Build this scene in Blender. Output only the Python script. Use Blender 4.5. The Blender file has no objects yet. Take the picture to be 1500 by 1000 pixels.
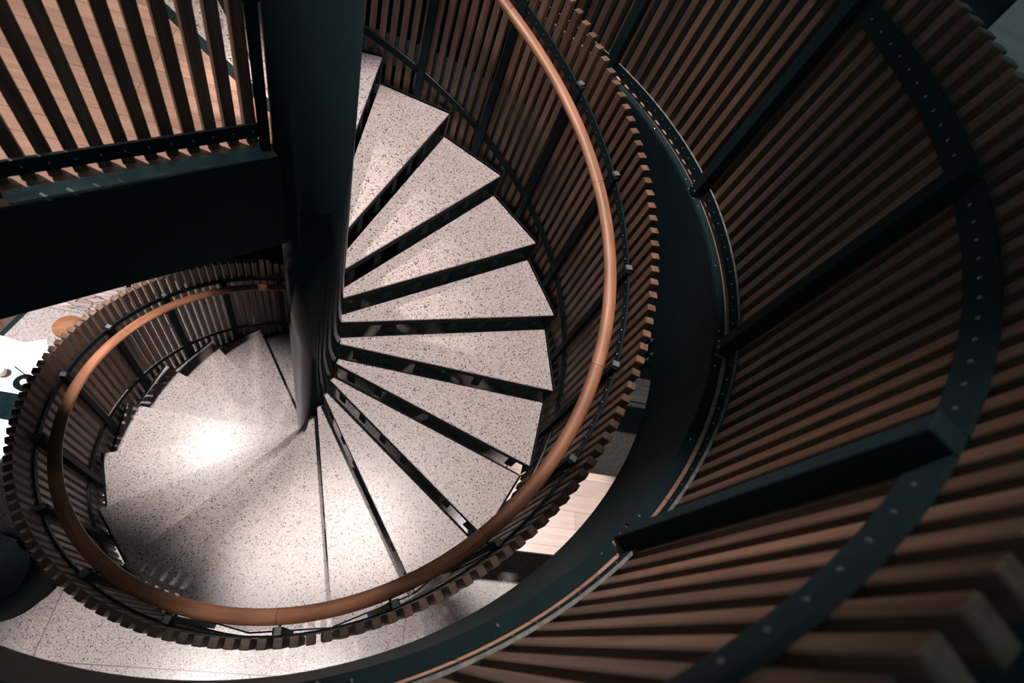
import bpy, bmesh, math, random
from mathutils import Vector, Matrix
random.seed(7)
D2R = math.pi / 180
SC = bpy.context.scene
COL = SC.collection

# ------------------------------------------------------------------ dimensions
TH0 = 78.816 * D2R          # nosing of the reference tread
DTH = 17.97 * D2R            # one tread
RISE = 0.18405              # tread rise
PITCH = 0.1832              # rise of the balustrade per tread
R_COL = 0.149
R_TREAD = 1.60
FLOOR = 3 * RISE            # upper floor
LOW = -20 * RISE            # lower floor
SLAB_BOT = 0.088
RING_BOT = 0.084
R_HOLE = 1.740
CAM = Vector((0.11174965, -1.65968655, 1.95021673))


def ang(k):
    return TH0 - k * DTH


# ------------------------------------------------------------------ materials
def new_mat(name):
    m = bpy.data.materials.new(name)
    m.use_nodes = True
    nt = m.node_tree
    nt.nodes.clear()
    out = nt.nodes.new('ShaderNodeOutputMaterial')
    b = nt.nodes.new('ShaderNodeBsdfPrincipled')
    nt.links.new(b.outputs['BSDF'], out.inputs['Surface'])
    return m, nt, b


def ramp(nt, stops, interp='LINEAR'):
    r = nt.nodes.new('ShaderNodeValToRGB')
    r.color_ramp.interpolation = interp
    els = r.color_ramp.elements
    while len(els) < len(stops):
        els.new(0.5)
    for e, (p, c) in zip(els, stops):
        e.position = p
        e.color = (c[0], c[1], c[2], 1) if not isinstance(c, (int, float)) else (c, c, c, 1)
    return r


def mix(nt, a, b, fac, mode='MIX'):
    n = nt.nodes.new('ShaderNodeMix')
    n.data_type = 'RGBA'
    n.blend_type = mode
    for sock, v in ((n.inputs[0], fac), (n.inputs[6], a), (n.inputs[7], b)):
        if hasattr(v, 'is_linked'):
            nt.links.new(v, sock)
        elif isinstance(v, (int, float)):
            sock.default_value = v
        else:
            sock.default_value = (v[0], v[1], v[2], 1)
    return n.outputs[2]


def math_node(nt, op, a, b=None):
    n = nt.nodes.new('ShaderNodeMath')
    n.operation = op
    for s, v in zip(n.inputs, (a, b)):
        if v is None:
            continue
        if hasattr(v, 'is_linked'):
            nt.links.new(v, s)
        else:
            s.default_value = v
    return n.outputs[0]


def coords(nt, kind='Object', scale=(1, 1, 1), rot=(0, 0, 0)):
    t = nt.nodes.new('ShaderNodeTexCoord')
    mp = nt.nodes.new('ShaderNodeMapping')
    mp.inputs['Scale'].default_value = scale
    mp.inputs['Rotation'].default_value = rot
    nt.links.new(t.outputs[kind], mp.inputs['Vector'])
    return mp.outputs['Vector']


def plain(name, col, rough=0.5, metal=0.0, spec=0.5, noise=0.0, nscale=12):
    m, nt, b = new_mat(name)
    b.inputs['Roughness'].default_value = rough
    b.inputs['Metallic'].default_value = metal
    b.inputs['Specular IOR Level'].default_value = spec
    n = nt.nodes.new('ShaderNodeTexNoise')
    n.inputs['Scale'].default_value = nscale
    n.inputs['Detail'].default_value = 4
    nt.links.new(coords(nt), n.inputs['Vector'])
    lo = [c * (1 - noise) for c in col]
    hi = [min(1, c * (1 + noise)) for c in col]
    r = ramp(nt, [(0.3, lo), (0.7, hi)])
    nt.links.new(n.outputs['Fac'], r.inputs['Fac'])
    nt.links.new(r.outputs['Color'], b.inputs['Base Color'])
    return m


def wood(name, dark, light, rough=0.45, kind='Object', along='z', grain=1.0, per_object=0.0, joints=0.0):
    m, nt, b = new_mat(name)
    b.inputs['Roughness'].default_value = rough
    s = {'z': (30, 30, 2.0), 'x': (2.0, 30, 30), 'y': (30, 2.0, 30), 'uv': (2.2, 26, 1)}[along]
    s = tuple(v * grain for v in s)
    info = nt.nodes.new('ShaderNodeObjectInfo')
    tc = nt.nodes.new('ShaderNodeTexCoord')
    off = nt.nodes.new('ShaderNodeVectorMath')
    off.operation = 'ADD'
    comb = nt.nodes.new('ShaderNodeCombineXYZ')
    rr = math_node(nt, 'MULTIPLY', info.outputs['Random'], 37.0)
    for i in range(3):
        nt.links.new(rr, comb.inputs[i])
    nt.links.new(tc.outputs['UV' if along == 'uv' else kind], off.inputs[0])
    if per_object:
        nt.links.new(comb.outputs[0], off.inputs[1])
    mp = nt.nodes.new('ShaderNodeMapping')
    mp.inputs['Scale'].default_value = s
    nt.links.new(off.outputs[0], mp.inputs['Vector'])
    n = nt.nodes.new('ShaderNodeTexNoise')
    n.inputs['Scale'].default_value = 1.0
    n.inputs['Detail'].default_value = 6
    n.inputs['Roughness'].default_value = 0.6
    n.inputs['Distortion'].default_value = 0.6
    nt.links.new(mp.outputs['Vector'], n.inputs['Vector'])
    r = ramp(nt, [(0.32, dark), (0.68, light)])
    nt.links.new(n.outputs['Fac'], r.inputs['Fac'])
    c = r.outputs['Color']
    # broad cathedral figure
    w = nt.nodes.new('ShaderNodeTexWave')
    w.inputs['Scale'].default_value = 0.35
    w.inputs['Distortion'].default_value = 5
    w.inputs['Detail'].default_value = 2
    nt.links.new(mp.outputs['Vector'], w.inputs['Vector'])
    wr = ramp(nt, [(0.0, 0.72), (0.6, 1.0)])
    nt.links.new(w.outputs['Fac'], wr.inputs['Fac'])
    c = mix(nt, c, wr.outputs['Color'], 0.6, 'MULTIPLY')
    if per_object:
        pr = ramp(nt, [(0, 1 - per_object), (1, 1 + per_object * 0.5)])
        nt.links.new(info.outputs['Random'], pr.inputs['Fac'])
        c = mix(nt, c, pr.outputs['Color'], 1.0, 'MULTIPLY')
    if joints:
        # laminated lengths of rail, each a slightly different piece of timber
        sep = nt.nodes.new('ShaderNodeSeparateXYZ')
        nt.links.new(tc.outputs['UV'], sep.inputs[0])
        u = math_node(nt, 'DIVIDE', sep.outputs[0], joints)
        fl = math_node(nt, 'FLOOR', u)
        wn = nt.nodes.new('ShaderNodeTexWhiteNoise')
        wn.noise_dimensions = '1D'
        nt.links.new(fl, wn.inputs['W'])
        tone = ramp(nt, [(0, (0.74, 0.70, 0.68)), (1, (1, 1, 1))])
        nt.links.new(wn.outputs['Value'], tone.inputs['Fac'])
        c = mix(nt, c, tone.outputs['Color'], 1.0, 'MULTIPLY')
        fr = math_node(nt, 'FRACT', u)
        line = math_node(nt, 'LESS_THAN', fr, 0.003 / joints)
        c = mix(nt, c, (0.06, 0.03, 0.02), line)
    nt.links.new(c, b.inputs['Base Color'])
    return m


def planks(name, dark, light, width, length, rot, rough=0.4):
    m, nt, b = new_mat(name)
    b.inputs['Roughness'].default_value = rough
    v = coords(nt, 'Object', (1, 1, 1), (0, 0, rot))
    br = nt.nodes.new('ShaderNodeTexBrick')
    br.inputs['Scale'].default_value = 1.0
    br.inputs['Brick Width'].default_value = length
    br.inputs['Row Height'].default_value = width
    br.inputs['Mortar Size'].default_value = 0.0012
    br.inputs['Mortar Smooth'].default_value = 0.2
    br.inputs['Color1'].default_value = (0.62, 0.62, 0.62, 1)
    br.inputs['Color2'].default_value = (1, 1, 1, 1)
    br.inputs['Mortar'].default_value = (0.12, 0.10, 0.09, 1)
    br.offset = 0.37
    nt.links.new(v, br.inputs['Vector'])
    mp = nt.nodes.new('ShaderNodeMapping')
    mp.inputs['Scale'].default_value = (3, 45, 1)
    nt.links.new(v, mp.inputs['Vector'])
    n = nt.nodes.new('ShaderNodeTexNoise')
    n.inputs['Scale'].default_value = 1.0
    n.inputs['Detail'].default_value = 5
    n.inputs['Distortion'].default_value = 0.8
    nt.links.new(mp.outputs['Vector'], n.inputs['Vector'])
    r = ramp(nt, [(0.3, dark), (0.7, light)])
    nt.links.new(n.outputs['Fac'], r.inputs['Fac'])
    c = mix(nt, r.outputs['Color'], br.outputs['Color'], 0.9, 'MULTIPLY')
    nt.links.new(c, b.inputs['Base Color'])
    return m


def terrazzo(name, base, dark_amt=0.30, rough=0.34, grid=None, rot=0.0):
    m, nt, b = new_mat(name)
    b.inputs['Roughness'].default_value = rough
    v = coords(nt, 'Object')

    def chips(scale, sel_lo, size):
        vo = nt.nodes.new('ShaderNodeTexVoronoi')
        vo.inputs['Scale'].default_value = scale
        nt.links.new(v, vo.inputs['Vector'])
        sep = nt.nodes.new('ShaderNodeSeparateColor')
        nt.links.new(vo.outputs['Color'], sep.inputs[0])
        a = math_node(nt, 'LESS_THAN', vo.outputs['Distance'], size)
        s = math_node(nt, 'GREATER_THAN', sep.outputs[0], sel_lo)
        return math_node(nt, 'MULTIPLY', a, s), sep
    vo = nt.nodes.new('ShaderNodeTexVoronoi')          # the fine crushed stone body
    vo.inputs['Scale'].default_value = 190
    nt.links.new(v, vo.inputs['Vector'])
    sp = nt.nodes.new('ShaderNodeSeparateColor')
    nt.links.new(vo.outputs['Color'], sp.inputs[0])
    body = ramp(nt, [(0.0, [c * 0.62 for c in base]), (0.35, [base[0] * 0.92, base[1] * 0.84, base[2] * 0.83]),
                     (0.6, base), (1.0, [min(1, c * 1.32) for c in base])])
    nt.links.new(sp.outputs[0], body.inputs['Fac'])
    c = body.outputs['Color']
    k, s1 = chips(88, 0.86, 0.42)
    c = mix(nt, c, (0.30, 0.20, 0.19), k)
    k, s2 = chips(120, 0.86, 0.40)
    c = mix(nt, c, (0.80, 0.76, 0.73), k)
    k, s3 = chips(76, 1.0 - dark_amt * 0.5, 0.39)
    c = mix(nt, c, (0.022, 0.022, 0.026), k)
    k, s4 = chips(120, 1.0 - dark_amt * 0.35, 0.40)
    c = mix(nt, c, (0.07, 0.06, 0.06), k)
    if grid:
        mp = nt.nodes.new('ShaderNodeMapping')
        mp.inputs['Rotation'].default_value = (0, 0, rot)
        mp.inputs['Location'].default_value = grid[2]
        nt.links.new(v, mp.inputs['Vector'])
        br = nt.nodes.new('ShaderNodeTexBrick')
        br.offset = 0.0
        br.inputs['Scale'].default_value = 1.0
        br.inputs['Brick Width'].default_value = grid[0]
        br.inputs['Row Height'].default_value = grid[1]
        br.inputs['Mortar Size'].default_value = 0.0035
        br.inputs['Mortar Smooth'].default_value = 0.0
        nt.links.new(mp.outputs['Vector'], br.inputs['Vector'])
        c = mix(nt, c, (0.16, 0.12, 0.11), br.outputs['Fac'])
    nt.links.new(c, b.inputs['Base Color'])
    return m


def crazy_paving(name):
    m, nt, b = new_mat(name)
    b.inputs['Roughness'].default_value = 0.6
    v = coords(nt, 'Object', (1.6, 6.5, 1), (0, 0, 0.45))
    vo = nt.nodes.new('ShaderNodeTexVoronoi')
    vo.feature = 'DISTANCE_TO_EDGE'
    vo.inputs['Scale'].default_value = 3.4
    nt.links.new(v, vo.inputs['Vector'])
    v2 = nt.nodes.new('ShaderNodeTexVoronoi')
    v2.inputs['Scale'].default_value = 3.4
    nt.links.new(v, v2.inputs['Vector'])
    r = ramp(nt, [(0.02, 0.0), (0.06, 1.0)])
    nt.links.new(vo.outputs['Distance'], r.inputs['Fac'])
    sp = nt.nodes.new('ShaderNodeSeparateColor')
    nt.links.new(v2.outputs['Color'], sp.inputs[0])
    tone = ramp(nt, [(0, (0.36, 0.26, 0.24)), (1, (0.66, 0.54, 0.51))])
    nt.links.new(sp.outputs[0], tone.inputs['Fac'])
    c = mix(nt, (0.05, 0.04, 0.04), tone.outputs['Color'], r.outputs['Color'])
    nt.links.new(c, b.inputs['Base Color'])
    return m


M = {}
M['steel'] = plain('black painted steel', (0.014, 0.026, 0.030), 0.55, 0.0, 0.03, 0.10, 9)
M['column'] = plain('gloss black steel', (0.014, 0.025, 0.030), 0.09, 0.0, 0.5, 0.06, 5)
M['column'].node_tree.nodes['Principled BSDF'].inputs['IOR'].default_value = 1.06
M['flange'] = plain('bare steel flange', (0.26, 0.33, 0.36), 0.5, 0.0, 0.3, 0.35, 14)
M['edge'] = plain('steel edge highlight', (0.19, 0.185, 0.18), 0.5, 0.0, 0.4, 0.4, 40)  # paler top faces of the bars: edge highlight put into the colour
M['bolt'] = plain('bolt steel', (0.42, 0.45, 0.46), 0.28, 1.0, 0.5, 0.1, 60)
M['clip'] = plain('grey metal clip', (0.13, 0.15, 0.155), 0.5, 0.0, 0.4, 0.1, 30)
M['slat'] = wood('walnut slat', (0.115, 0.060, 0.040), (0.245, 0.135, 0.092), 0.5, per_object=0.30)
M['rail'] = wood('oiled hardwood rail', (0.30, 0.115, 0.060), (0.60, 0.275, 0.155), 0.46, along='uv', joints=1.05)
M['floorwood'] = planks('floor boards', (0.46, 0.255, 0.185), (0.62, 0.37, 0.275), 0.092, 1.7, 8 * D2R)
M['tread'] = terrazzo('tread terrazzo', (0.60, 0.515, 0.50))
M['lowfloor'] = terrazzo('floor terrazzo', (0.50, 0.44, 0.43), grid=(3.0, 3.2, (1.814, 1.916, 0)), rot=9.6 * D2R)
M['paving'] = crazy_paving('crazy paving')
M['darkwood'] = planks('brown floor boards', (0.10, 0.06, 0.045), (0.17, 0.10, 0.075), 0.12, 1.5, 0.9)
M['tablewood'] = planks('pale table boards', (0.54, 0.39, 0.335), (0.69, 0.52, 0.455), 0.18, 2.6, 0.0)
M['greywood'] = planks('grey bench boards', (0.24, 0.22, 0.21), (0.44, 0.41, 0.40), 0.07, 1.6, 0.0)
M['white'] = plain('white laminate', (0.86, 0.85, 0.84), 0.35, 0, 0.5, 0.05, 3)
M['paper'] = plain('paper', (0.82, 0.82, 0.82), 0.8, 0, 0.2, 0.02, 3)
M['cup'] = plain('blush glaze', (0.88, 0.70, 0.63), 0.3, 0, 0.5, 0.04, 20)
M['leather'] = plain('black leather', (0.006, 0.010, 0.012), 0.8, 0, 0.06, 0.25, 30)
M['teal'] = plain('dark teal cover', (0.006, 0.016, 0.019), 0.8, 0, 0.03, 0.3, 25)
M['orange'] = wood('orange wood', (0.27, 0.10, 0.045), (0.44, 0.19, 0.09), 0.4, along='x')
M['bench'] = plain('pale stone', (0.38, 0.335, 0.315), 0.7, 0, 0.3, 0.12, 4)
M['shade_sheet'] = plain('dark shade sheet', (0.020, 0.030, 0.034), 0.95, 0, 0.05, 0.2, 60)  # shade put into the colour, for sheets over unlit floor
M['soffit'] = plain('dark soffit', (0.05, 0.06, 0.065), 0.8, 0, 0.2, 0.1, 3)
mg, ntg, bg = new_mat('clear glass')
bg.inputs['Base Color'].default_value = (0.93, 0.97, 0.97, 1)
bg.inputs['Roughness'].default_value = 0.03
bg.inputs['Transmission Weight'].default_value = 1.0
bg.inputs['IOR'].default_value = 1.45
M['glass'] = mg


# ------------------------------------------------------------------ builders
def link(name, bm, mat, parent=None, smooth=False):
    me = bpy.data.meshes.new(name)
    bmesh.ops.recalc_face_normals(bm, faces=bm.faces)
    bm.to_mesh(me)
    bm.free()
    if smooth:
        for p in me.polygons:
            p.use_smooth = True
    me.materials.append(M[mat])
    o = bpy.data.objects.new(name, me)
    COL.objects.link(o)
    if parent:
        o.parent = parent
    return o


def tag(o, label=None, cat=None, group=None, kind=None):
    if label:
        o['label'] = label
    if cat:
        o['category'] = cat
    if group:
        o['group'] = group
    if kind:
        o['kind'] = kind
    return o


def empty(name, loc=(0, 0, 0), rz=0.0):
    o = bpy.data.objects.new(name, None)
    COL.objects.link(o)
    o.location = loc
    o.rotation_euler = (0, 0, rz)
    o.empty_display_size = 0.1
    return o


def copy_of(src, parent, loc, rot=(0, 0, 0)):
    o = src.copy()
    COL.objects.link(o)
    o.parent = parent
    o.location = loc
    o.rotation_euler = rot
    return o


def add_box(bm, lo, hi, mat=None):
    x0, y0, z0 = lo
    x1, y1, z1 = hi
    vs = [bm.verts.new((x, y, z)) for z in (z0, z1) for x, y in ((x0, y0), (x1, y0), (x1, y1), (x0, y1))]
    if mat is not None:
        for v in vs:
            v.co = mat @ v.co
    fs = []
    for f in ((0, 3, 2, 1), (4, 5, 6, 7), (0, 1, 5, 4), (1, 2, 6, 5), (2, 3, 7, 6), (3, 0, 4, 7)):
        fs.append(bm.faces.new([vs[i] for i in f]))
    return vs, fs


def bevel(bm, w, seg=1):
    bmesh.ops.bevel(bm, geom=list(bm.edges), offset=w, segments=seg, affect='EDGES', profile=0.5)


def add_prism(bm, poly, z0, z1):
    a = [bm.verts.new((x, y, z0)) for x, y in poly]
    b = [bm.verts.new((x, y, z1)) for x, y in poly]
    n = len(poly)
    bm.faces.new(a[::-1])
    bm.faces.new(b)
    for i in range(n):
        bm.faces.new((a[i], a[(i + 1) % n], b[(i + 1) % n], b[i]))


def sweep(bm, path, section, closed_sec=True, caps=True, uv=False):
    """path: list of (centre, u-axis, v-axis); section: list of (a, b)."""
    rings = []
    for c, u, v in path:
        rings.append([bm.verts.new(c + u * a + v * b) for a, b in section])
    m = len(section)
    lay = bm.loops.layers.uv.new('UVMap') if uv else None
    acc = 0.0
    for i in range(len(rings) - 1):
        d = (path[i + 1][0] - path[i][0]).length
        for j in range(m):
            f = bm.faces.new((rings[i][j], rings[i + 1][j], rings[i + 1][(j + 1) % m], rings[i][(j + 1) % m]))
            if uv:
                per = 0.2 / m
                for lp, (uu, vv) in zip(f.loops, ((acc, j * per), (acc + d, j * per), (acc + d, (j + 1) * per), (acc, (j + 1) * per))):
                    lp[lay].uv = (uu, vv)
        acc += d
    if caps:
        bm.faces.new(rings[0][::-1])
        bm.faces.new(rings[-1])


UP = Vector((0, 0, 1))


def arc_path(r, t0, t1, zf, step=1.2 * D2R):
    n = max(2, int(abs(t1 - t0) / step) + 1)
    out = []
    for i in range(n + 1):
        t = t0 + (t1 - t0) * i / n
        u = Vector((math.cos(t), math.sin(t), 0))
        out.append((u * r + UP * zf(t), u, UP))
    return out


def rect(u0, u1, v0, v1):
    return [(u0, v0), (u1, v0), (u1, v1), (u0, v1)]


def lathe(bm, prof, seg=32, cap=True):
    rings = []
    for r, z in prof:
        if r < 1e-5:
            rings.append([bm.verts.new((0, 0, z))])
        else:
            rings.append([bm.verts.new((r * math.cos(2 * math.pi * i / seg), r * math.sin(2 * math.pi * i / seg), z)) for i in range(seg)])
    for a, b in zip(rings, rings[1:]):
        for i in range(seg):
            j = (i + 1) % seg
            if len(a) == 1 and len(b) == 1:
                continue
            if len(a) == 1:
                bm.faces.new((a[0], b[i], b[j]))
            elif len(b) == 1:
                bm.faces.new((a[i], a[j], b[0]))
            else:
                bm.faces.new((a[i], a[j], b[j], b[i]))
    if cap:
        if len(rings[0]) > 1:
            bm.faces.new(rings[0][::-1])
        if len(rings[-1]) > 1:
            bm.faces.new(rings[-1])


def polar(r, t, z=0.0):
    return Vector((r * math.cos(t), r * math.sin(t), z))


def highlit_top(o):
    """top edge of a flat bar, its lit highlight put into the colour"""
    o.data.materials.append(M['edge'])
    for p in o.data.polygons:
        if p.normal.z > 0.8:
            p.material_index = 1
    return o


# ------------------------------------------------------------------ camera
cam = bpy.data.cameras.new('camera')
cam_o = bpy.data.objects.new('camera', cam)
COL.objects.link(cam_o)
right = Vector((0.95621377, -0.0934994, 0.27733208))
down = Vector((0.05349109, -0.87580131, -0.47969863))
fwd = Vector((0.28773934, 0.47352923, -0.83245189))
mw = Matrix.Identity(4)
for i in range(3):
    mw[i][0], mw[i][1], mw[i][2], mw[i][3] = right[i], -down[i], -fwd[i], CAM[i]
cam_o.matrix_world = mw
cam.sensor_width = 36
cam.lens = 734.5 / 1500 * 36
cam.shift_x = (750 - 709.267) / 1500
cam.shift_y = (514.370 - 500) / 1500
cam.clip_start = 0.02
cam.clip_end = 60
cam.dof.use_dof = True
cam.dof.focus_distance = 2.75
cam.dof.aperture_fstop = 2.2
SC.camera = cam_o

# ------------------------------------------------------------------ landing edge line
LA = Vector((-0.139, -0.071, 0))
LD = Vector((-0.88113401, -0.47286664, 0))
LN = Vector((-0.47286664, 0.88113401, 0))       # away from the well
LROT = math.atan2(LD.y, LD.x)
EDGE_OFF = -0.029


def land(d, off, z=0.0):
    return LA + LD * d + LN * off + UP * z


def on_line_r(r):
    lo, hi = -0.5, 20.0
    for _ in range(60):
        m = (lo + hi) / 2
        if land(m, EDGE_OFF).length < r:
            lo = m
        else:
            hi = m
    return lo


# ------------------------------------------------------------------ setting
T_NOSE = ang(-3)                                # landing nosing
d_hole = on_line_r(R_HOLE + 0.013)
p_hole = land(d_hole, EDGE_OFF)
T_EDGE = math.atan2(p_hole.y, p_hole.x) % (2 * math.pi)   # ~208 deg
R_OUT = 14.0


def upper_floor():
    bm = bmesh.new()
    zt, zb = FLOOR, SLAB_BOT
    # open well side: from the landing edge round to the landing nosing
    t0, t1 = T_EDGE - 2 * math.pi, T_NOSE
    n = 150
    inner, outer = [], []
    for i in range(n + 1):
        t = t0 + (t1 - t0) * i / n
        inner.append(polar(R_HOLE + 0.013, t))
        outer.append(polar(R_OUT, t))
    # landing sector, down to the column
    n2 = 34
    for i in range(n2 + 1):
        t = t1 + (T_EDGE - t1) * i / n2
        if i == n2:
            d0 = on_line_r(R_COL + 0.002)
            inner.append(land(d0, EDGE_OFF))
        else:
            inner.append(polar(R_COL + 0.002, t))
        outer.append(polar(R_OUT, t))
    N = len(inner)
    vt = [bm.verts.new((p.x, p.y, zt)) for p in inner]
    vo = [bm.verts.new((p.x, p.y, zt)) for p in outer]
    wt = [bm.verts.new((p.x, p.y, zb)) for p in inner]
    wo = [bm.verts.new((p.x, p.y, zb)) for p in outer]
    for i in range(N):
        j = (i + 1) % N
        if i == N - 1:
            # edge of the landing back to the start of the arc (outer points coincide in angle)
            bm.faces.new((vt[i], vt[j], vo[j], vo[i])) if (vo[i].co - vo[j].co).length > 1e-4 else bm.faces.new((vt[i], vt[j], vo[i]))
            bm.faces.new((wt[i], wo[i], wt[j]))
            bm.faces.new((vt[i], wt[i], wt[j], vt[j]))
            continue
        if (vo[i].co - vo[j].co).length < 1e-4:
            bm.faces.new((vt[i], vt[j], vo[j]))
            bm.faces.new((wt[i], wo[j], wt[j]))
        else:
            bm.faces.new((vt[i], vt[j], vo[j], vo[i]))
            bm.faces.new((wt[i], wo[i], wo[j], wt[j]))
        bm.faces.new((vt[i], wt[i], wt[j], vt[j]))
    for f in bm.faces:
        c = f.calc_center_median()
        if abs(c.z - zt) > 1e-3:
            f.material_index = 1
    o = link('floor_upper', bm, 'floorwood')
    o.data.materials.append(M['soffit'])
    return tag(o, kind='structure')


upper_floor()


def upper_shade():
    # dark sheet standing in for shade on the upper floor, outside the slats
    bm = bmesh.new()
    t0, t1, n = -148 * D2R, 118 * D2R, 110
    a = [polar(1.90, t0 + (t1 - t0) * i / n) for i in range(n + 1)]
    b = [polar(13.9, t0 + (t1 - t0) * i / n) for i in range(n + 1)]
    vs = [[bm.verts.new((p.x, p.y, z)) for p in row] for z in (FLOOR + 0.0005, FLOOR + 0.005) for row in (a, b)]
    for i in range(n):
        bm.faces.new((vs[0][i], vs[1][i], vs[1][i + 1], vs[0][i + 1]))
        bm.faces.new((vs[2][i], vs[2][i + 1], vs[3][i + 1], vs[3][i]))
        bm.faces.new((vs[0][i], vs[0][i + 1], vs[2][i + 1], vs[2][i]))
        bm.faces.new((vs[1][i], vs[3][i], vs[3][i + 1], vs[1][i + 1]))
    bm.faces.new((vs[0][0], vs[2][0], vs[3][0], vs[1][0]))
    bm.faces.new((vs[0][n], vs[1][n], vs[3][n], vs[2][n]))
    tag(link('floor_shade', bm, 'shade_sheet'), kind='structure')


upper_shade()


def lower_floor():
    bm = bmesh.new()
    add_box(bm, (-14, -14, LOW - 0.2), (14, 14, LOW))
    tag(link('floor_lower', bm, 'lowfloor'), kind='structure')
    # brown boards, black strip and crazy paving beyond the terrazzo
    u = Vector((math.cos(0.72), math.sin(0.72), 0))
    a, b = Vector((-3.14, 1.47, 0)), Vector((-2.97, 1.89, 0))
    d = (b - a).normalized()
    q = Vector((-d.y, d.x, 0))
    bm = bmesh.new()
    pts = [a - d * 6, a + d * 9, a + d * 9 + q * 7, a - d * 6 + q * 7]
    add_prism(bm, [(p.x, p.y) for p in [p + q * 0.05 for p in pts]], LOW, LOW + 0.004)
    tag(link('floor_boards', bm, 'darkwood'), kind='structure')
    bm = bmesh.new()
    pts = [a - d * 6, a + d * 9, a + d * 9 + q * 0.05, a - d * 6 + q * 0.05]
    add_prism(bm, [(p.x, p.y) for p in pts], LOW, LOW + 0.006)
    tag(link('trim_1', bm, 'steel'), kind='structure')
    e, f = Vector((-2.96, 1.88, 0)), Vector((-2.10, 1.62, 0))
    bm = bmesh.new()
    g = Vector((-2.06, 2.34, 0))
    pts = [e, f, Vector((-1.55, 1.55, 0)), g, g + Vector((-0.55, 1.4, 0)), e + Vector((0.55, 1.9, 0))]
    add_prism(bm, [(p.x, p.y) for p in pts], LOW, LOW + 0.004)
    tag(link('floor_paving', bm, 'paving'), kind='structure')
    # floor painted dark for the shade behind the foot of the stair
    bm = bmesh.new()
    pts = [g, Vector((-1.50, 2.22, 0)), Vector((-0.60, 2.50, 0)), Vector((0.9, 2.6, 0)), Vector((1.6, 7.5, 0)), g + Vector((-0.55, 5.0, 0)), g + Vector((-0.53, 1.4, 0))]
    add_prism(bm, [(p.x, p.y) for p in pts], LOW, LOW + 0.005)
    tag(link('floor_shade', bm, 'shade_sheet'), kind='structure')


lower_floor()


def fascias():
    # ring plate round the well
    bm = bmesh.new()
    sweep(bm, arc_path(R_HOLE, T_EDGE - 2 * math.pi, T_NOSE, lambda t: 0.0), rect(0, 0.011, RING_BOT, FLOOR))
    tag(link('trim_2', bm, 'steel'), kind='structure')
    # straight plate under the landing edge
    bm = bmesh.new()
    d0 = on_line_r(R_COL - 0.01)
    mat = Matrix.Translation(land(0, EDGE_OFF)) @ Matrix.Rotation(LROT, 4, 'Z')
    # local y runs to the well side (negative LN is +y after the turn)
    add_box(bm, (d0, 0.0005, SLAB_BOT - 0.004), (d_hole - 0.01, 0.011, FLOOR + 0.001), mat)
    tag(link('trim_3', bm, 'steel'), kind='structure')
    # nosing angle of the landing towards the first step
    bm = bmesh.new()
    u = polar(1, T_NOSE)
    v = Vector((u.y, -u.x, 0))                   # clockwise, over the step below
    for r0, r1 in ((R_COL + 0.005, R_HOLE),):
        p = [u * r0, u * r1, u * r1 + v * 0.012, u * r0 + v * 0.012]
        add_prism(bm, [(q.x, q.y) for q in p], SLAB_BOT, FLOOR + 0.003)
        p = [u * r0 - v * 0.032, u * r1 - v * 0.032, u * r1, u * r0]
        add_prism(bm, [(q.x, q.y) for q in p], FLOOR, FLOOR + 0.003)
    tag(link('trim_4', bm, 'steel'), kind='structure')


fascias()

# ------------------------------------------------------------------ column
col = empty('column', (0, 0, LOW))
tag(col, 'glossy black round steel column at the middle of the winding stair', 'column')
bm = bmesh.new()
lathe(bm, [(R_COL, 0.012), (R_COL, 7.2)], 96)
for f in bm.faces:
    f.smooth = len(f.verts) == 4
link('shaft', bm, 'column', col)
bm = bmesh.new()
lathe(bm, [(R_COL + 0.09, 0.0), (R_COL + 0.09, 0.012), (R_COL + 0.003, 0.013)], 64)
link('base_plate', bm, 'steel', col)

# ------------------------------------------------------------------ treads
TREAD_WORDS = {}


def ordinal(n):
    names = ['first', 'second', 'third', 'fourth', 'fifth', 'sixth', 'seventh', 'eighth', 'ninth', 'tenth', 'eleventh',
             'twelfth', 'thirteenth', 'fourteenth', 'fifteenth', 'sixteenth', 'seventeenth', 'eighteenth', 'nineteenth',
             'twentieth', 'twenty-first', 'twenty-second']
    return names[n - 1]


def tread_label(k):
    sp = {-2: 'pale terrazzo tread just below the wooden landing, seen through the landing slats',
          -1: 'pale terrazzo tread second below the wooden landing, glimpsed between the landing slats',
          0: 'topmost narrow sliver of terrazzo tread right of the column, in full view',
          1: 'terrazzo tread directly below the topmost sliver right of the column',
          4: 'terrazzo tread whose front edge runs level to the right of the column',
          9: 'bright terrazzo tread ending under the lowest bend of the handrail, right of the white spot',
          10: 'terrazzo tread with the white glare spot near the lowest bend of the handrail',
          11: 'terrazzo tread half in grey shade just left of the glare-spotted tread at the bottom',
          14: 'terrazzo tread with the upper part of the big white glare left of the column',
          15: 'terrazzo tread carrying most of the big white glare left of the column',
          16: 'terrazzo tread just below the big white glare, with a shadow band at its end',
          17: 'terrazzo tread with a shadow band, two steps below the big white glare patch',
          18: 'terrazzo tread with a long black gap along its front edge, left of the column',
          19: 'lowest visible terrazzo tread, partly hidden behind the column on its left'}
    if k in sp:
        return sp[k]
    return 'terrazzo stair tread, %s one down from the topmost sliver beside the column' % ordinal(k)


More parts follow.
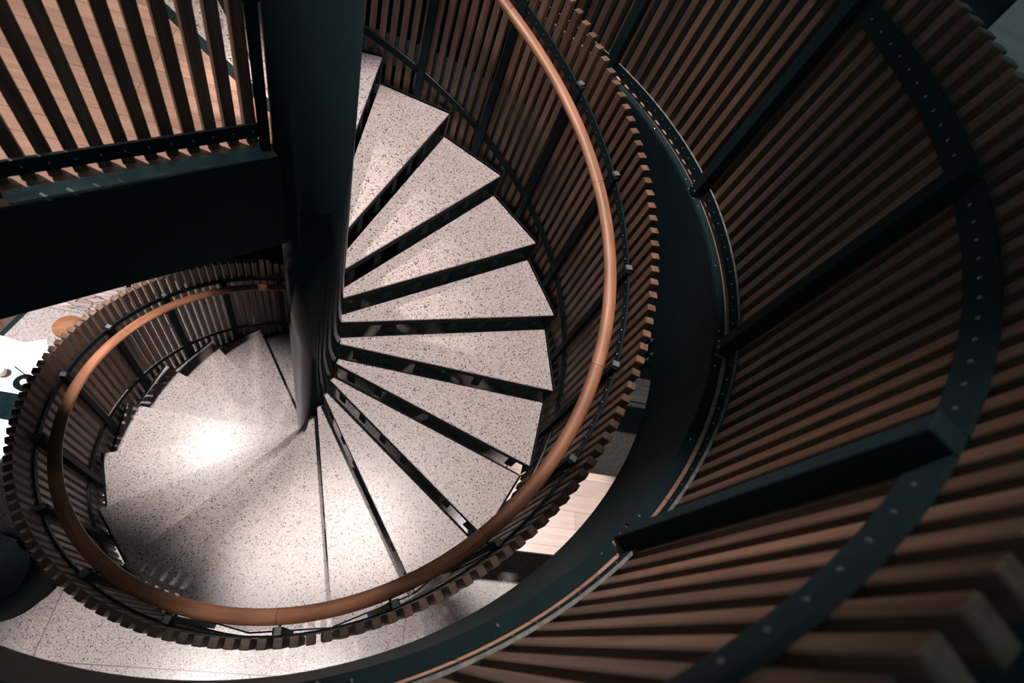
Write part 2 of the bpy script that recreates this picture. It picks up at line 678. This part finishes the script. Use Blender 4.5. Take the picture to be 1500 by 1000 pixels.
def make_tread(k):
    th = ang(k)
    z = -RISE * k
    root = empty('stair_tread', (0, 0, z), th)
    tag(root, tread_label(k), 'stair tread', 'terrazzo treads of the winding stair')
    a = 0.985 * DTH
    rin = R_COL + 0.004
    rout = R_TREAD + (0.006 if k >= 15 else 0.0)
    # slab (local x along the nosing)
    bm = bmesh.new()
    poly = [(rin, 0), (rout, 0)]
    poly += [(rout * math.cos(a), rout * math.sin(a)), (rin * math.cos(a), rin * math.sin(a)), (rin * math.cos(a / 2), rin * math.sin(a / 2))]
    add_prism(bm, poly, -0.011, 0)
    bmesh.ops.bevel(bm, geom=[e for e in bm.edges if all(abs(v.co.z) < 1e-6 for v in e.verts)], offset=0.002, segments=2, affect='EDGES')
    link('terrazzo_slab', bm, 'tread', root)
    # steel tray under it
    bm = bmesh.new()
    poly = [(rin, 0.0), (rout - 0.002, 0.0), (rout * math.cos(a) * 0.999, rout * math.sin(a) * 0.999), (rin * math.cos(a), rin * math.sin(a))]
    add_prism(bm, poly, -0.046, -0.0113)
    link('steel_tray', bm, 'steel', root)
    # open riser: front beam and uprights down to the tread below
    bm = bmesh.new()
    add_box(bm, (rin + 0.01, 0.012, -0.075), (rout - 0.004, 0.022, -0.0465))
    r = rin + 0.085
    while r < rout - 0.06:
        add_box(bm, (r, 0.010, -RISE + 0.001), (r + 0.055, 0.020, -0.0752))
        r += 0.205
    link('riser_frame', bm, 'steel', root)
    # end plate along the outer chord
    c0 = Vector((rout + 0.004, 0.0, 0))
    c1 = Vector((rout * math.cos(a) + 0.004 * math.cos(a), rout * math.sin(a) + 0.004 * math.sin(a), 0))
    d = (c1 - c0).normalized()
    nrm = Vector((d.y, -d.x, 0))
    bm = bmesh.new()
    up = 0.012
    q = [c0, c1, c1 + nrm * 0.008, c0 + nrm * 0.008]
    add_prism(bm, [(p.x, p.y) for p in q], -0.19, up)
    link('end_plate', bm, 'steel', root)
    return root


for k in range(-2, 20):
    make_tread(k)

# ------------------------------------------------------------------ stair balustrade
def zb(t):
    """height of the balustrade datum at angle t (unwrapped, falling clockwise)."""
    return -PITCH * (TH0 - t) / DTH


def view_px(p):
    v = p - CAM
    z = v.dot(fwd)
    if z < 0.05:
        return None
    x = 709.27 + 734.5 * v.dot(right) / z
    y = 514.37 + 734.5 * v.dot(down) / z
    return x, y, z


def size_in_view(p0, p1):
    best = 0
    n = 6
    vis = 0
    zmin = 99
    for i in range(n + 1):
        q = view_px(p0.lerp(p1, i / n))
        if q and -20 < q[0] < 1520 and -20 < q[1] < 1020:
            vis += 1
            zmin = min(zmin, q[2])
    return vis / zmin


bal = empty('stair_balustrade', (0, 0, 0))
tag(bal, 'inner winding balustrade of dark wooden slats with a round orange-brown handrail', 'balustrade')

SLAT_STEP = 2.25 * D2R
S_R = 1.6335


def slat_mesh(w, dpt, length, b=0.0025):
    bm = bmesh.new()
    add_box(bm, (0, -w / 2, 0), (dpt, w / 2, length))
    bevel(bm, b, 1)
    return bm


first = None
places = []
i0 = int(-2.55 * 8)
for i in range(i0, int(18.6 * 8) + 1):
    t = TH0 - (i + 0.70) * SLAT_STEP
    z0 = zb(t) - 0.29
    p = polar(S_R, t, z0)
    places.append((size_in_view(p, p + UP * 1.43), t, p))
places.sort(key=lambda a: -a[0])
SL = 1.435
for n, (s, t, p) in enumerate(places[:100]):
    if first is None:
        first = link('slat', slat_mesh(0.038, 0.044, SL), 'slat', bal)
        first.location = p
        first.rotation_euler = (0, 0, t)
    else:
        copy_of(first, bal, p, (0, 0, t))
bm = bmesh.new()
for s, t, p in places[100:]:
    add_box(bm, (0, -0.019, 0), (0.044, 0.019, SL), Matrix.Translation(p) @ Matrix.Rotation(t, 4, 'Z'))
tag(link('far_slats', bm, 'slat', bal), kind='stuff')

T_A, T_B = ang(-2.62), ang(18.9)
post_ts = [69.6 * D2R - n * DTH for n in range(-3, 19)]
B_R = 1.622
bm = bmesh.new()
sweep(bm, arc_path(B_R, T_A, T_B, zb), rect(0, 0.010, 0.885, 0.930))
ub = link('upper_bar', bm, 'steel', bal)
bm = bmesh.new()
sweep(bm, arc_path(B_R, T_A, T_B, zb), rect(0, 0.010, 0.048, 0.094))
lb = highlit_top(link('lower_bar', bm, 'steel', bal))

# handrail: a flattened round rail
sec = [(0.037 * math.cos(2 * math.pi * i / 20), 0.0235 * math.sin(2 * math.pi * i / 20)) for i in range(20)]
path = []
nn = 420
HR = 1.546
for i in range(nn + 1):
    t = ang(-2.62) + (T_B - ang(-2.62)) * i / nn
    u = Vector((math.cos(t), math.sin(t), 0))
    tan = (Vector((math.sin(t), -math.cos(t), 0)) * HR * DTH + UP * (-PITCH)).normalized()
    v = tan.cross(u)
    if v.z < 0:
        v = -v
    path.append((u * HR + UP * (zb(t) + 0.872), u, v))
bm = bmesh.new()
sweep(bm, path, sec, uv=True)
tag(link('handrail', bm, 'rail', bal, smooth=True), 'smooth orange-brown wooden handrail')

# posts with their rail brackets
fp = fk = None
for n, t in enumerate(post_ts):
    z = zb(t)
    if fp is None:
        bm = bmesh.new()
        add_box(bm, (-0.030, -0.024, -0.22), (-0.0005, 0.024, 0.955))
        bevel(bm, 0.002)
        fp = link('post', bm, 'steel', bal)
        fp.location = polar(B_R, t, z)
        fp.rotation_euler = (0, 0, t)
        bm = bmesh.new()
        add_box(bm, (-0.0315, -0.016, 0.9555), (0.004, 0.016, 0.972))
        bevel(bm, 0.002)
        fk = link('cap', bm, 'clip', fp)
        bm = bmesh.new()
        add_box(bm, (-0.079, -0.006, 0.834), (-0.0305, 0.006, 0.846))
        add_box(bm, (-0.082, -0.006, 0.834), (-0.070, 0.006, 0.846))
        fr = link('rail_bracket', bm, 'steel', fp)
    else:
        c = copy_of(fp, bal, polar(B_R, t, z), (0, 0, t))
        copy_of(fk, c, (0, 0, 0))
        copy_of(fr, c, (0, 0, 0))


def bolt_mesh(r=0.0035):
    bm = bmesh.new()
    lathe(bm, [(r, 0), (r * 0.9, r * 0.45), (r * 0.5, r * 0.75), (0, r * 0.8)], 10)
    return bm


# one bolt head per slat on the upper bar
cand = []
for s, t, p in places:
    if any(abs(t - q) < 0.9 * D2R for q in post_ts):
        continue
    pos = polar(B_R - 0.0002, t, zb(t) + 0.908)
    cand.append((size_in_view(pos, pos + UP * 0.01), t, pos))
cand.sort(key=lambda a: -a[0])
fb = None
for s, t, pos in cand[:90]:
    rot = (0, -math.pi / 2, t)
    if fb is None:
        fb = link('bolt_head', bolt_mesh(), 'bolt', ub)
        fb.location = pos
        fb.rotation_euler = rot
    else:
        copy_of(fb, ub, pos, rot)

# ------------------------------------------------------------------ balustrade round the well
rim = empty('well_balustrade', (0, 0, FLOOR))
tag(rim, 'large outer ring balustrade of dark brown slats curving down the right side', 'balustrade')
RB = 1.790
Z = 0 - FLOOR
R_STEP = 2.30 * D2R
rim_posts = [(-56.8 + 29.9 * n) * D2R for n in range(-3, 6)]
T_R0, T_R1 = T_EDGE - 2 * math.pi + 0.02, 122 * D2R
f_s = None
n = -35
slat_ts = []
while True:
    t = (-71.30 + 2.30 * n) * D2R
    n += 1
    if t < T_R0:
        continue
    if t > T_R1:
        break
    slat_ts.append(t)
for t in slat_ts:
    p = polar(RB + 0.0105, t, 0.012)
    if f_s is None:
        f_s = link('slat', slat_mesh(0.037, 0.050, 1.043, 0.003), 'slat', rim)
        f_s.location = p
        f_s.rotation_euler = (0, 0, t)
    else:
        copy_of(f_s, rim, p, (0, 0, t))
edges = [T_R0] + [q for q in rim_posts if T_R0 < q < T_R1] + [T_R1]
HALF = 0.030 / RB
fbolt = fscr = None
for a, b in zip(edges, edges[1:]):
    a2 = a + (HALF if a in rim_posts else 0)
    b2 = b - (HALF if b in rim_posts else 0)
    bm = bmesh.new()
    sweep(bm, arc_path(RB, a2, b2, lambda t: 0.0), rect(0, 0.010, 0.855, 0.924))
    u_ = link('upper_bar', bm, 'steel', rim)
    bm = bmesh.new()
    sweep(bm, arc_path(RB, a2, b2, lambda t: 0.0), rect(0, 0.010, 0.022, 0.074))
    l_ = highlit_top(link('lower_bar', bm, 'steel', rim))
    bm = bmesh.new()
    sweep(bm, arc_path(R_HOLE + 0.003, a2 + 0.006, b2 - 0.006, lambda t: 0.0), rect(0, 0.039, 0.0005, 0.006))
    fl = link('floor_flange', bm, 'steel', rim)
    for bar, zz in ((u_, 0.8895), (l_, 0.048)):
        for t in slat_ts:
            if a2 + 0.01 < t < b2 - 0.01:
                pos = polar(RB - 0.0002, t, zz)
                if fbolt is None:
                    fbolt = link('bolt_head', bolt_mesh(0.0043), 'bolt', bar)
                    fbolt.location = pos
                    fbolt.rotation_euler = (0, -math.pi / 2, t)
                else:
                    copy_of(fbolt, bar, pos, (0, -math.pi / 2, t))
    for t in (a2 + 0.035, (a2 + b2) / 2, b2 - 0.035):
        pos = polar(R_HOLE + 0.018, t, 0.006)
        if fscr is None:
            fscr = link('screw_head', bolt_mesh(0.006), 'bolt', fl)
            fscr.location = pos
        else:
            copy_of(fscr, fl, pos, (0, 0, 0))
fp = None
for t in rim_posts:
    if not T_R0 < t < T_R1:
        continue
    p = polar(RB, t, 0)
    if fp is None:
        bm = bmesh.new()
        add_box(bm, (-0.044, -0.027, 0.0065), (0.0095, 0.027, 0.925))
        bevel(bm, 0.0025)
        fp = link('post', bm, 'steel', rim)
        fp.location = p
        fp.rotation_euler = (0, 0, t)
        pb = []
        for yy in (-0.016, 0.016):
            o = link('bolt_head', bolt_mesh(0.0045), 'bolt', fp)
            o.location = (-0.0442, yy, 0.03)
            o.rotation_euler = (0, -math.pi / 2, 0)
            pb.append(o)
    else:
        c = copy_of(fp, rim, p, (0, 0, t))
        for o in pb:
            copy_of(o, c, o.location, o.rotation_euler)

# ------------------------------------------------------------------ landing balustrade
lan = empty('landing_balustrade', land(0, 0, FLOOR), LROT)
tag(lan, 'straight slatted balustrade at the edge of the wooden landing, left of the column', 'balustrade')
# local x along the edge away from the column, local -y away from the well
f_s = None
for i in range(24):
    d = 0.0535 + 0.0657 * i
    p = (d, -0.0405, 0.012)
    if f_s is None:
        bm = bmesh.new()
        add_box(bm, (-0.0185, -0.046, 0), (0.0185, 0, 1.015))
        bevel(bm, 0.003)
        f_s = link('slat', bm, 'slat', lan)
        f_s.location = p
    else:
        copy_of(f_s, lan, p)
segs = [(0.035, 0.785), (0.825, 1.585)]
fb2 = fs2 = None
for a, b in segs:
    bars = []
    for nm, z0, z1 in (('lower_bar', 0.048, 0.101), ('upper_bar', 0.842, 0.910)):
        bm = bmesh.new()
        add_box(bm, (a, -0.040, z0), (b, -0.030, z1))
        bars.append((highlit_top(link(nm, bm, 'steel', lan)), (z0 + z1) / 2))
    bm = bmesh.new()
    add_box(bm, (a + 0.006, -0.026, 0.0015), (b - 0.006, 0.027, 0.008))
    bevel(bm, 0.0015)
    fl = link('floor_flange', bm, 'flange', lan)
    for bar, zz in bars:
        for i in range(24):
            d = 0.0535 + 0.0657 * i
            if a + 0.01 < d < b - 0.01:
                if fb2 is None:
                    fb2 = link('bolt_head', bolt_mesh(0.0042), 'bolt', bar)
                    fb2.location = (d, -0.0298, zz)
                    fb2.rotation_euler = (-math.pi / 2, 0, 0)
                else:
                    copy_of(fb2, bar, (d, -0.0298, zz), (-math.pi / 2, 0, 0))
    for d in (a + 0.045, b - 0.075):
        if fs2 is None:
            fs2 = link('screw_head', bolt_mesh(0.007), 'bolt', fl)
            fs2.location = (d, 0.008, 0.008)
        else:
            copy_of(fs2, fl, (d, 0.008, 0.008))
fp = None
for d in (0.019, 0.805, 1.610):
    if fp is None:
        bm = bmesh.new()
        add_box(bm, (-0.015, -0.040, 0.002), (0.015, -0.004, 0.935))
        bevel(bm, 0.0025)
        fp = link('post', bm, 'steel', lan)
        fp.location = (d, 0, 0)
    else:
        copy_of(fp, lan, (d, 0, 0))

# ------------------------------------------------------------------ furniture on the lower floor
def rot_box(bm, c, ax, half, z0, z1):
    mat = Matrix.Translation(Vector((c[0], c[1], 0))) @ Matrix.Rotation(ax, 4, 'Z')
    add_box(bm, (-half[0], -half[1], z0), (half[0], half[1], z1), mat)


def table(name, label, cat, c, ax, half, top_z, th, top_mat, leg_mat, leg=0.03):
    t = empty(name, (c[0], c[1], LOW), ax)
    tag(t, label, cat)
    h = top_z - LOW
    bm = bmesh.new()
    add_box(bm, (-half[0], -half[1], h - th), (half[0], half[1], h))
    bevel(bm, 0.004, 2)
    link('table_top', bm, top_mat, t)
    lf = None
    for sx in (-1, 1):
        for sy in (-1, 1):
            p = (sx * (half[0] - 0.08), sy * (half[1] - 0.08), 0)
            if lf is None:
                bm = bmesh.new()
                add_box(bm, (-leg, -leg, 0.0), (leg, leg, h - th))
                bevel(bm, 0.004)
                lf = link('leg', bm, leg_mat, t)
                lf.location = p
            else:
                copy_of(lf, t, p)
    return t


TT = LOW + 0.74
# pale wooden table on the right
uax = math.atan2(-0.16, 0.985)
U, W = Vector((0.987, -0.16, 0)), Vector((0.16, 0.987, 0))
b0 = Vector((1.99, -1.09, 0))
c = b0 + U * 0.55 + W * 0.445
table('wooden_table', 'pale wooden table on the lower floor, seen between the slats and the black ring', 'table',
      (c.x, c.y), uax, (0.75, 0.445), TT, 0.05, 'tablewood', 'steel')
c2 = Vector((4.0, 0.66, 0))
table('grey_bench_table', 'weathered grey wooden table far below, above the pale wooden one', 'table',
      (c2.x, c2.y), uax, (0.60, 0.17), TT, 0.05, 'greywood', 'steel')
t3 = table('sideboard_table', 'dark narrow serving table holding the glasses, far down on the right', 'table',
           (4.25, 1.30), uax, (0.55, 0.30), TT, 0.04, 'teal', 'steel')
fg = None
GL = ['tumbler nearest the grey table among the glasses far down on the right',
      'second glass tumbler up from the grey table, far down on the right',
      'third glass tumbler up from the grey table, far down on the right',
      'glass tumbler farthest from the grey table, far down on the right']
for i, (x, y) in enumerate(((4.00, 1.12), (4.08, 1.20), (4.05, 1.33), (4.15, 1.42))):
    if fg is None:
        bm = bmesh.new()
        lathe(bm, [(0, 0), (0.030, 0), (0.036, 0.11), (0.033, 0.11), (0.0275, 0.012), (0, 0.012)], 24, False)
        fg = link('glass_tumbler', bm, 'glass', None, True)
        o = fg
    else:
        o = fg.copy()
        COL.objects.link(o)
    o.location = (x, y, TT + 0.0005)
    tag(o, GL[i], 'glass', 'glasses on the dark serving table')

# white table on the left with things on it
wax = math.atan2(-0.30, 0.954)
U, W = Vector((math.cos(wax), math.sin(wax), 0)), Vector((-math.sin(wax), math.cos(wax), 0))
corner = Vector((-2.41, 0.90, 0)) + U * 0.30
c = corner - U * 0.85 - W * 0.80
wt = table('white_table', 'brightly lit white table at the left edge, beyond the slats', 'table', (c.x, c.y), wax, (0.85, 0.80), TT, 0.03, 'white', 'steel')


def flat_thing(name, label, cat, p, ax, half, z0, z1, mat, bev=0.001):
    o = empty(name, (p[0], p[1], TT + z0), ax) if False else None
    bm = bmesh.new()
    add_box(bm, (-half[0], -half[1], 0), (half[0], half[1], z1 - z0))
    if bev:
        bevel(bm, bev)
    o = link(name, bm, mat)
    o.location = (p[0], p[1], TT + z0)
    o.rotation_euler = (0, 0, ax)
    return tag(o, label, cat)


flat_thing('paper_sheet', 'white paper sheet lying on the white table near its far corner', 'paper', (-2.46, 0.82), 0.35, (0.105, 0.148), 0.0003, 0.0012, 'paper', 0)
bm = bmesh.new()
lathe(bm, [(0, 0), (0.003, 0.006), (0.0045, 0.012), (0.0045, 0.13), (0.003, 0.136), (0, 0.137)], 10, False)
o = link('pen', bm, 'leather', None, True)
o.location = (-2.57, 0.705, TT + 0.0052)
o.rotation_euler = (0, math.pi / 2, math.atan2(-0.07, 0.09))
tag(o, 'thin black pen lying on the white table', 'pen')
cp = empty('cup', (-2.63, 0.63, TT + 0.0003))
tag(cp, 'small blush pink cup on the white table at the left edge', 'cup')
bm = bmesh.new()
lathe(bm, [(0, 0), (0.030, 0), (0.040, 0.03), (0.043, 0.085), (0.040, 0.085), (0.036, 0.03), (0, 0.01)], 28, False)
link('bowl', bm, 'cup', cp, True)
bm = bmesh.new()
pth = []
for i in range(13):
    a = -math.pi / 2 + math.pi * i / 12
    ctr = Vector((-0.040 - 0.022 * math.cos(a), 0, 0.045 + 0.022 * math.sin(a)))
    nv = Vector((-math.cos(a), 0, math.sin(a)))
    pth.append((ctr, nv, Vector((0, 1, 0))))
sweep(bm, pth, [(0.004 * math.cos(2 * math.pi * i / 8), 0.004 * math.sin(2 * math.pi * i / 8)) for i in range(8)])
link('handle', bm, 'cup', cp, True)
bm = bmesh.new()
lathe(bm, [(0.0385, 0.068), (0, 0.068)], 28, False)
tag(link('drink', bm, 'cup', cp), 'milky drink')
flat_thing('folder', 'dark teal folder on the white table beside the slats', 'folder', (-2.47, 0.32), wax + 0.12, (0.16, 0.115), 0.0003, 0.018, 'teal', 0.002)
bm = bmesh.new()
lathe(bm, [(0, 0), (0.045, 0), (0.075, 0.03), (0.078, 0.034), (0.072, 0.033), (0.045, 0.008), (0, 0.006)], 28, False)
o = link('bowl', bm, 'leather', None, True)
o.location = (-2.44, 0.54, TT + 0.0003)
tag(o, 'small black bowl on the white table between the folder and the slats', 'bowl')
bm = bmesh.new()
lathe(bm, [(0, 0), (0.024, 0.004), (0.031, 0.020), (0.026, 0.038), (0.010, 0.048), (0, 0.049)], 20, False)
o = link('napkin_ball', bm, 'paper', None, True)
o.location = (-2.44, 0.54, TT + 0.0075)
tag(o, 'white crumpled napkin in the small black bowl', 'napkin')


def tub_chair(label, loc, rz):
    ch = empty('tub_chair', (loc[0], loc[1], LOW), rz)
    tag(ch, label, 'chair', 'black tub chairs by the white table')
    bm = bmesh.new()
    lathe(bm, [(0, 0.34), (0.235, 0.34), (0.262, 0.36), (0.268, 0.42), (0.250, 0.452), (0.20, 0.462), (0, 0.466)], 36, False)
    link('seat', bm, 'leather', ch, True)
    bm = bmesh.new()
    path = []
    for i in range(41):
        a = (40 + 280 * i / 40) * D2R
        u = Vector((math.cos(a), math.sin(a), 0))
        path.append((u * 0.30 + UP * (0.30 + 0.0), u, UP))
    rings = []
    sc = [(-0.028, 0.0), (0.022, 0.0), (0.032, 0.30), (0.026, 0.39), (0.0, 0.405), (-0.022, 0.39), (-0.026, 0.30)]
    sweep(bm, path, sc)
    link('backrest', bm, 'leather', ch, True)
    lf = None
    for i in range(4):
        a = (45 + 90 * i) * D2R
        p = (0.20 * math.cos(a), 0.20 * math.sin(a), 0)
        if lf is None:
            bm = bmesh.new()
            lathe(bm, [(0.011, 0), (0.017, 0.335)], 14)
            lf = link('leg', bm, 'steel', ch)
            lf.location = p
        else:
            copy_of(lf, ch, p)
    return ch


tub_chair('black round-backed chair on the bright terrazzo at the lower left edge', (-2.30, -0.98), 2.2)
tub_chair('black round-backed chair at the very left edge, in the dark below the white table', (-2.62, -1.20), 1.4)

st = empty('wooden_stool', (-2.42, 1.30, LOW), 0.4)
tag(st, 'orange-brown wooden stool behind the slat tops on the left', 'stool')
bm = bmesh.new()
lathe(bm, [(0, 0.43), (0.118, 0.43), (0.130, 0.44), (0.130, 0.458), (0.121, 0.468), (0.05, 0.462), (0, 0.461)], 36, False)
link('seat', bm, 'orange', st, True)
lf = None
for i in range(4):
    a = (45 + 90 * i) * D2R
    p = (0.090 * math.cos(a), 0.090 * math.sin(a), 0)
    if lf is None:
        bm = bmesh.new()
        lathe(bm, [(0.012, 0), (0.018, 0.43)], 14)
        lf = link('leg', bm, 'orange', st)
        lf.location = p
    else:
        copy_of(lf, st, p)
bm = bmesh.new()
for s in (-1, 1):
    add_box(bm, (-0.064, s * 0.064 - 0.008, 0.16), (0.064, s * 0.064 + 0.008, 0.18))
    add_box(bm, (s * 0.064 - 0.008, -0.064, 0.20), (s * 0.064 + 0.008, 0.064, 0.22))
link('stretcher', bm, 'orange', st)

# pale bench on the upper floor, far corner
bn = empty('stone_bench', (0, 0, FLOOR))
tag(bn, 'pale grey stone bench in the dim far corner, top right', 'bench')
P0, P1, P2 = Vector((4.75, 1.93, 0)), Vector((6.66, 3.44, 0)), Vector((4.85, 1.40, 0))
e1 = (P1 - P0).normalized()
e2 = Vector((e1.y, -e1.x, 0))
bm = bmesh.new()
q = [P0, P0 + e1 * 5.0, P0 + e1 * 5.0 + e2 * 2.6, P0 + e2 * 2.6]
add_prism(bm, [(p.x, p.y) for p in q], 0.27, 0.352)
link('slab', bm, 'bench', bn)
bm = bmesh.new()
q = [P0 + e1 * 0.06 + e2 * 0.06, P0 + e1 * 4.9 + e2 * 0.06, P0 + e1 * 4.9 + e2 * 2.5, P0 + e1 * 0.06 + e2 * 2.5]
add_prism(bm, [(p.x, p.y) for p in q], 0.0055, 0.2695)
link('plinth', bm, 'bench', bn)

# ------------------------------------------------------------------ light
def spot(name, loc, target, power, cone, blend=0.5, size=0.1, color=(1, 0.93, 0.88)):
    l = bpy.data.lights.new(name, 'SPOT')
    l.energy = power
    l.spot_size = cone * D2R
    l.spot_blend = blend
    l.shadow_soft_size = size
    l.color = color
    o = bpy.data.objects.new(name, l)
    COL.objects.link(o)
    o.location = loc
    d = Vector(target) - Vector(loc)
    o.rotation_euler = d.to_track_quat('-Z', 'Y').to_euler()
    return o


spot('ceiling_spot', (0.9, 0.35, 5.6), (0.70, 0.25, -0.4), 1420, 29, 0.35, 0.10, (1, 0.92, 0.88))
spot('ceiling_spot_left', (-0.9, -0.6, 5.6), (0.08, -1.22, -1.8), 1000, 12, 0.8, 0.08, (1, 0.93, 0.89))
spot('well_fill', (-0.6, -0.8, 5.6), (-0.62, -0.80, -2.2), 60, 17, 0.9, 0.15, (1, 0.95, 0.93))  # added fill, no real lamp: lifts the dark lower-left treads
spot('slat_fill', (0.5, 1.2, 4.6), (0.72, -1.66, 0.55), 920, 19, 1.0, 0.08, (1, 0.88, 0.80))  # extra light added only to brighten the slats of the outer ring
spot('soffit_downlight', (-1.37, 0.83, 0.07), (-0.90, 0.20, -2.70), 370, 47, 0.8, 0.03, (1, 0.95, 0.92))
spot('soffit_downlight_front', (-1.45, -2.25, 0.07), (-1.15, -2.15, -3.65), 520, 52, 0.6, 0.06, (1, 0.95, 0.92))
spot('floor_fill', (0.20, -2.35, 0.07), (0.15, -2.10, -3.65), 380, 44, 0.7, 0.06, (1, 0.95, 0.92))  # invented lamp, put in to brighten the lower floor at the bottom
spot('table_light', (-3.2, 0.5, 0.07), (-3.0, 0.5, -2.9), 760, 62, 0.6, 0.1, (1, 0.97, 0.95))
spot('paving_light', (-2.8, 2.2, 0.07), (-2.6, 2.0, -3.6), 330, 48, 0.6, 0.1, (1, 0.95, 0.92))
spot('landing_spot', (-2.4, 0.60, 4.6), (-0.85, 0.32, 0.5), 760, 27, 0.6, 0.08, (1, 0.88, 0.80))
spot('lower_right_light', (2.75, -0.35, 0.07), (2.48, -0.78, -2.9), 560, 34, 0.6, 0.08, (1, 0.95, 0.92))
spot('bench_light', (3.9, 0.9, 0.07), (3.8, 0.7, -2.9), 60, 34, 0.6, 0.08, (1, 0.95, 0.92))
spot('bench_fill', (6.5, 3.4, 4.5), (6.3, 3.0, 0.5), 30, 60, 0.6, 0.1, (1, 0.95, 0.90))  # made-up light that lifts the dim stone bench

w = bpy.data.worlds.new('world')
SC.world = w
w.use_nodes = True
bgn = w.node_tree.nodes['Background']
bgn.inputs['Color'].default_value = (0.50, 0.92, 1.0, 1)
bgn.inputs['Strength'].default_value = 0.125

SC.view_settings.view_transform = 'Standard'
SC.view_settings.look = 'None'
SC.view_settings.exposure = 0
SC.view_settings.gamma = 1
SC.view_settings.use_curve_mapping = False
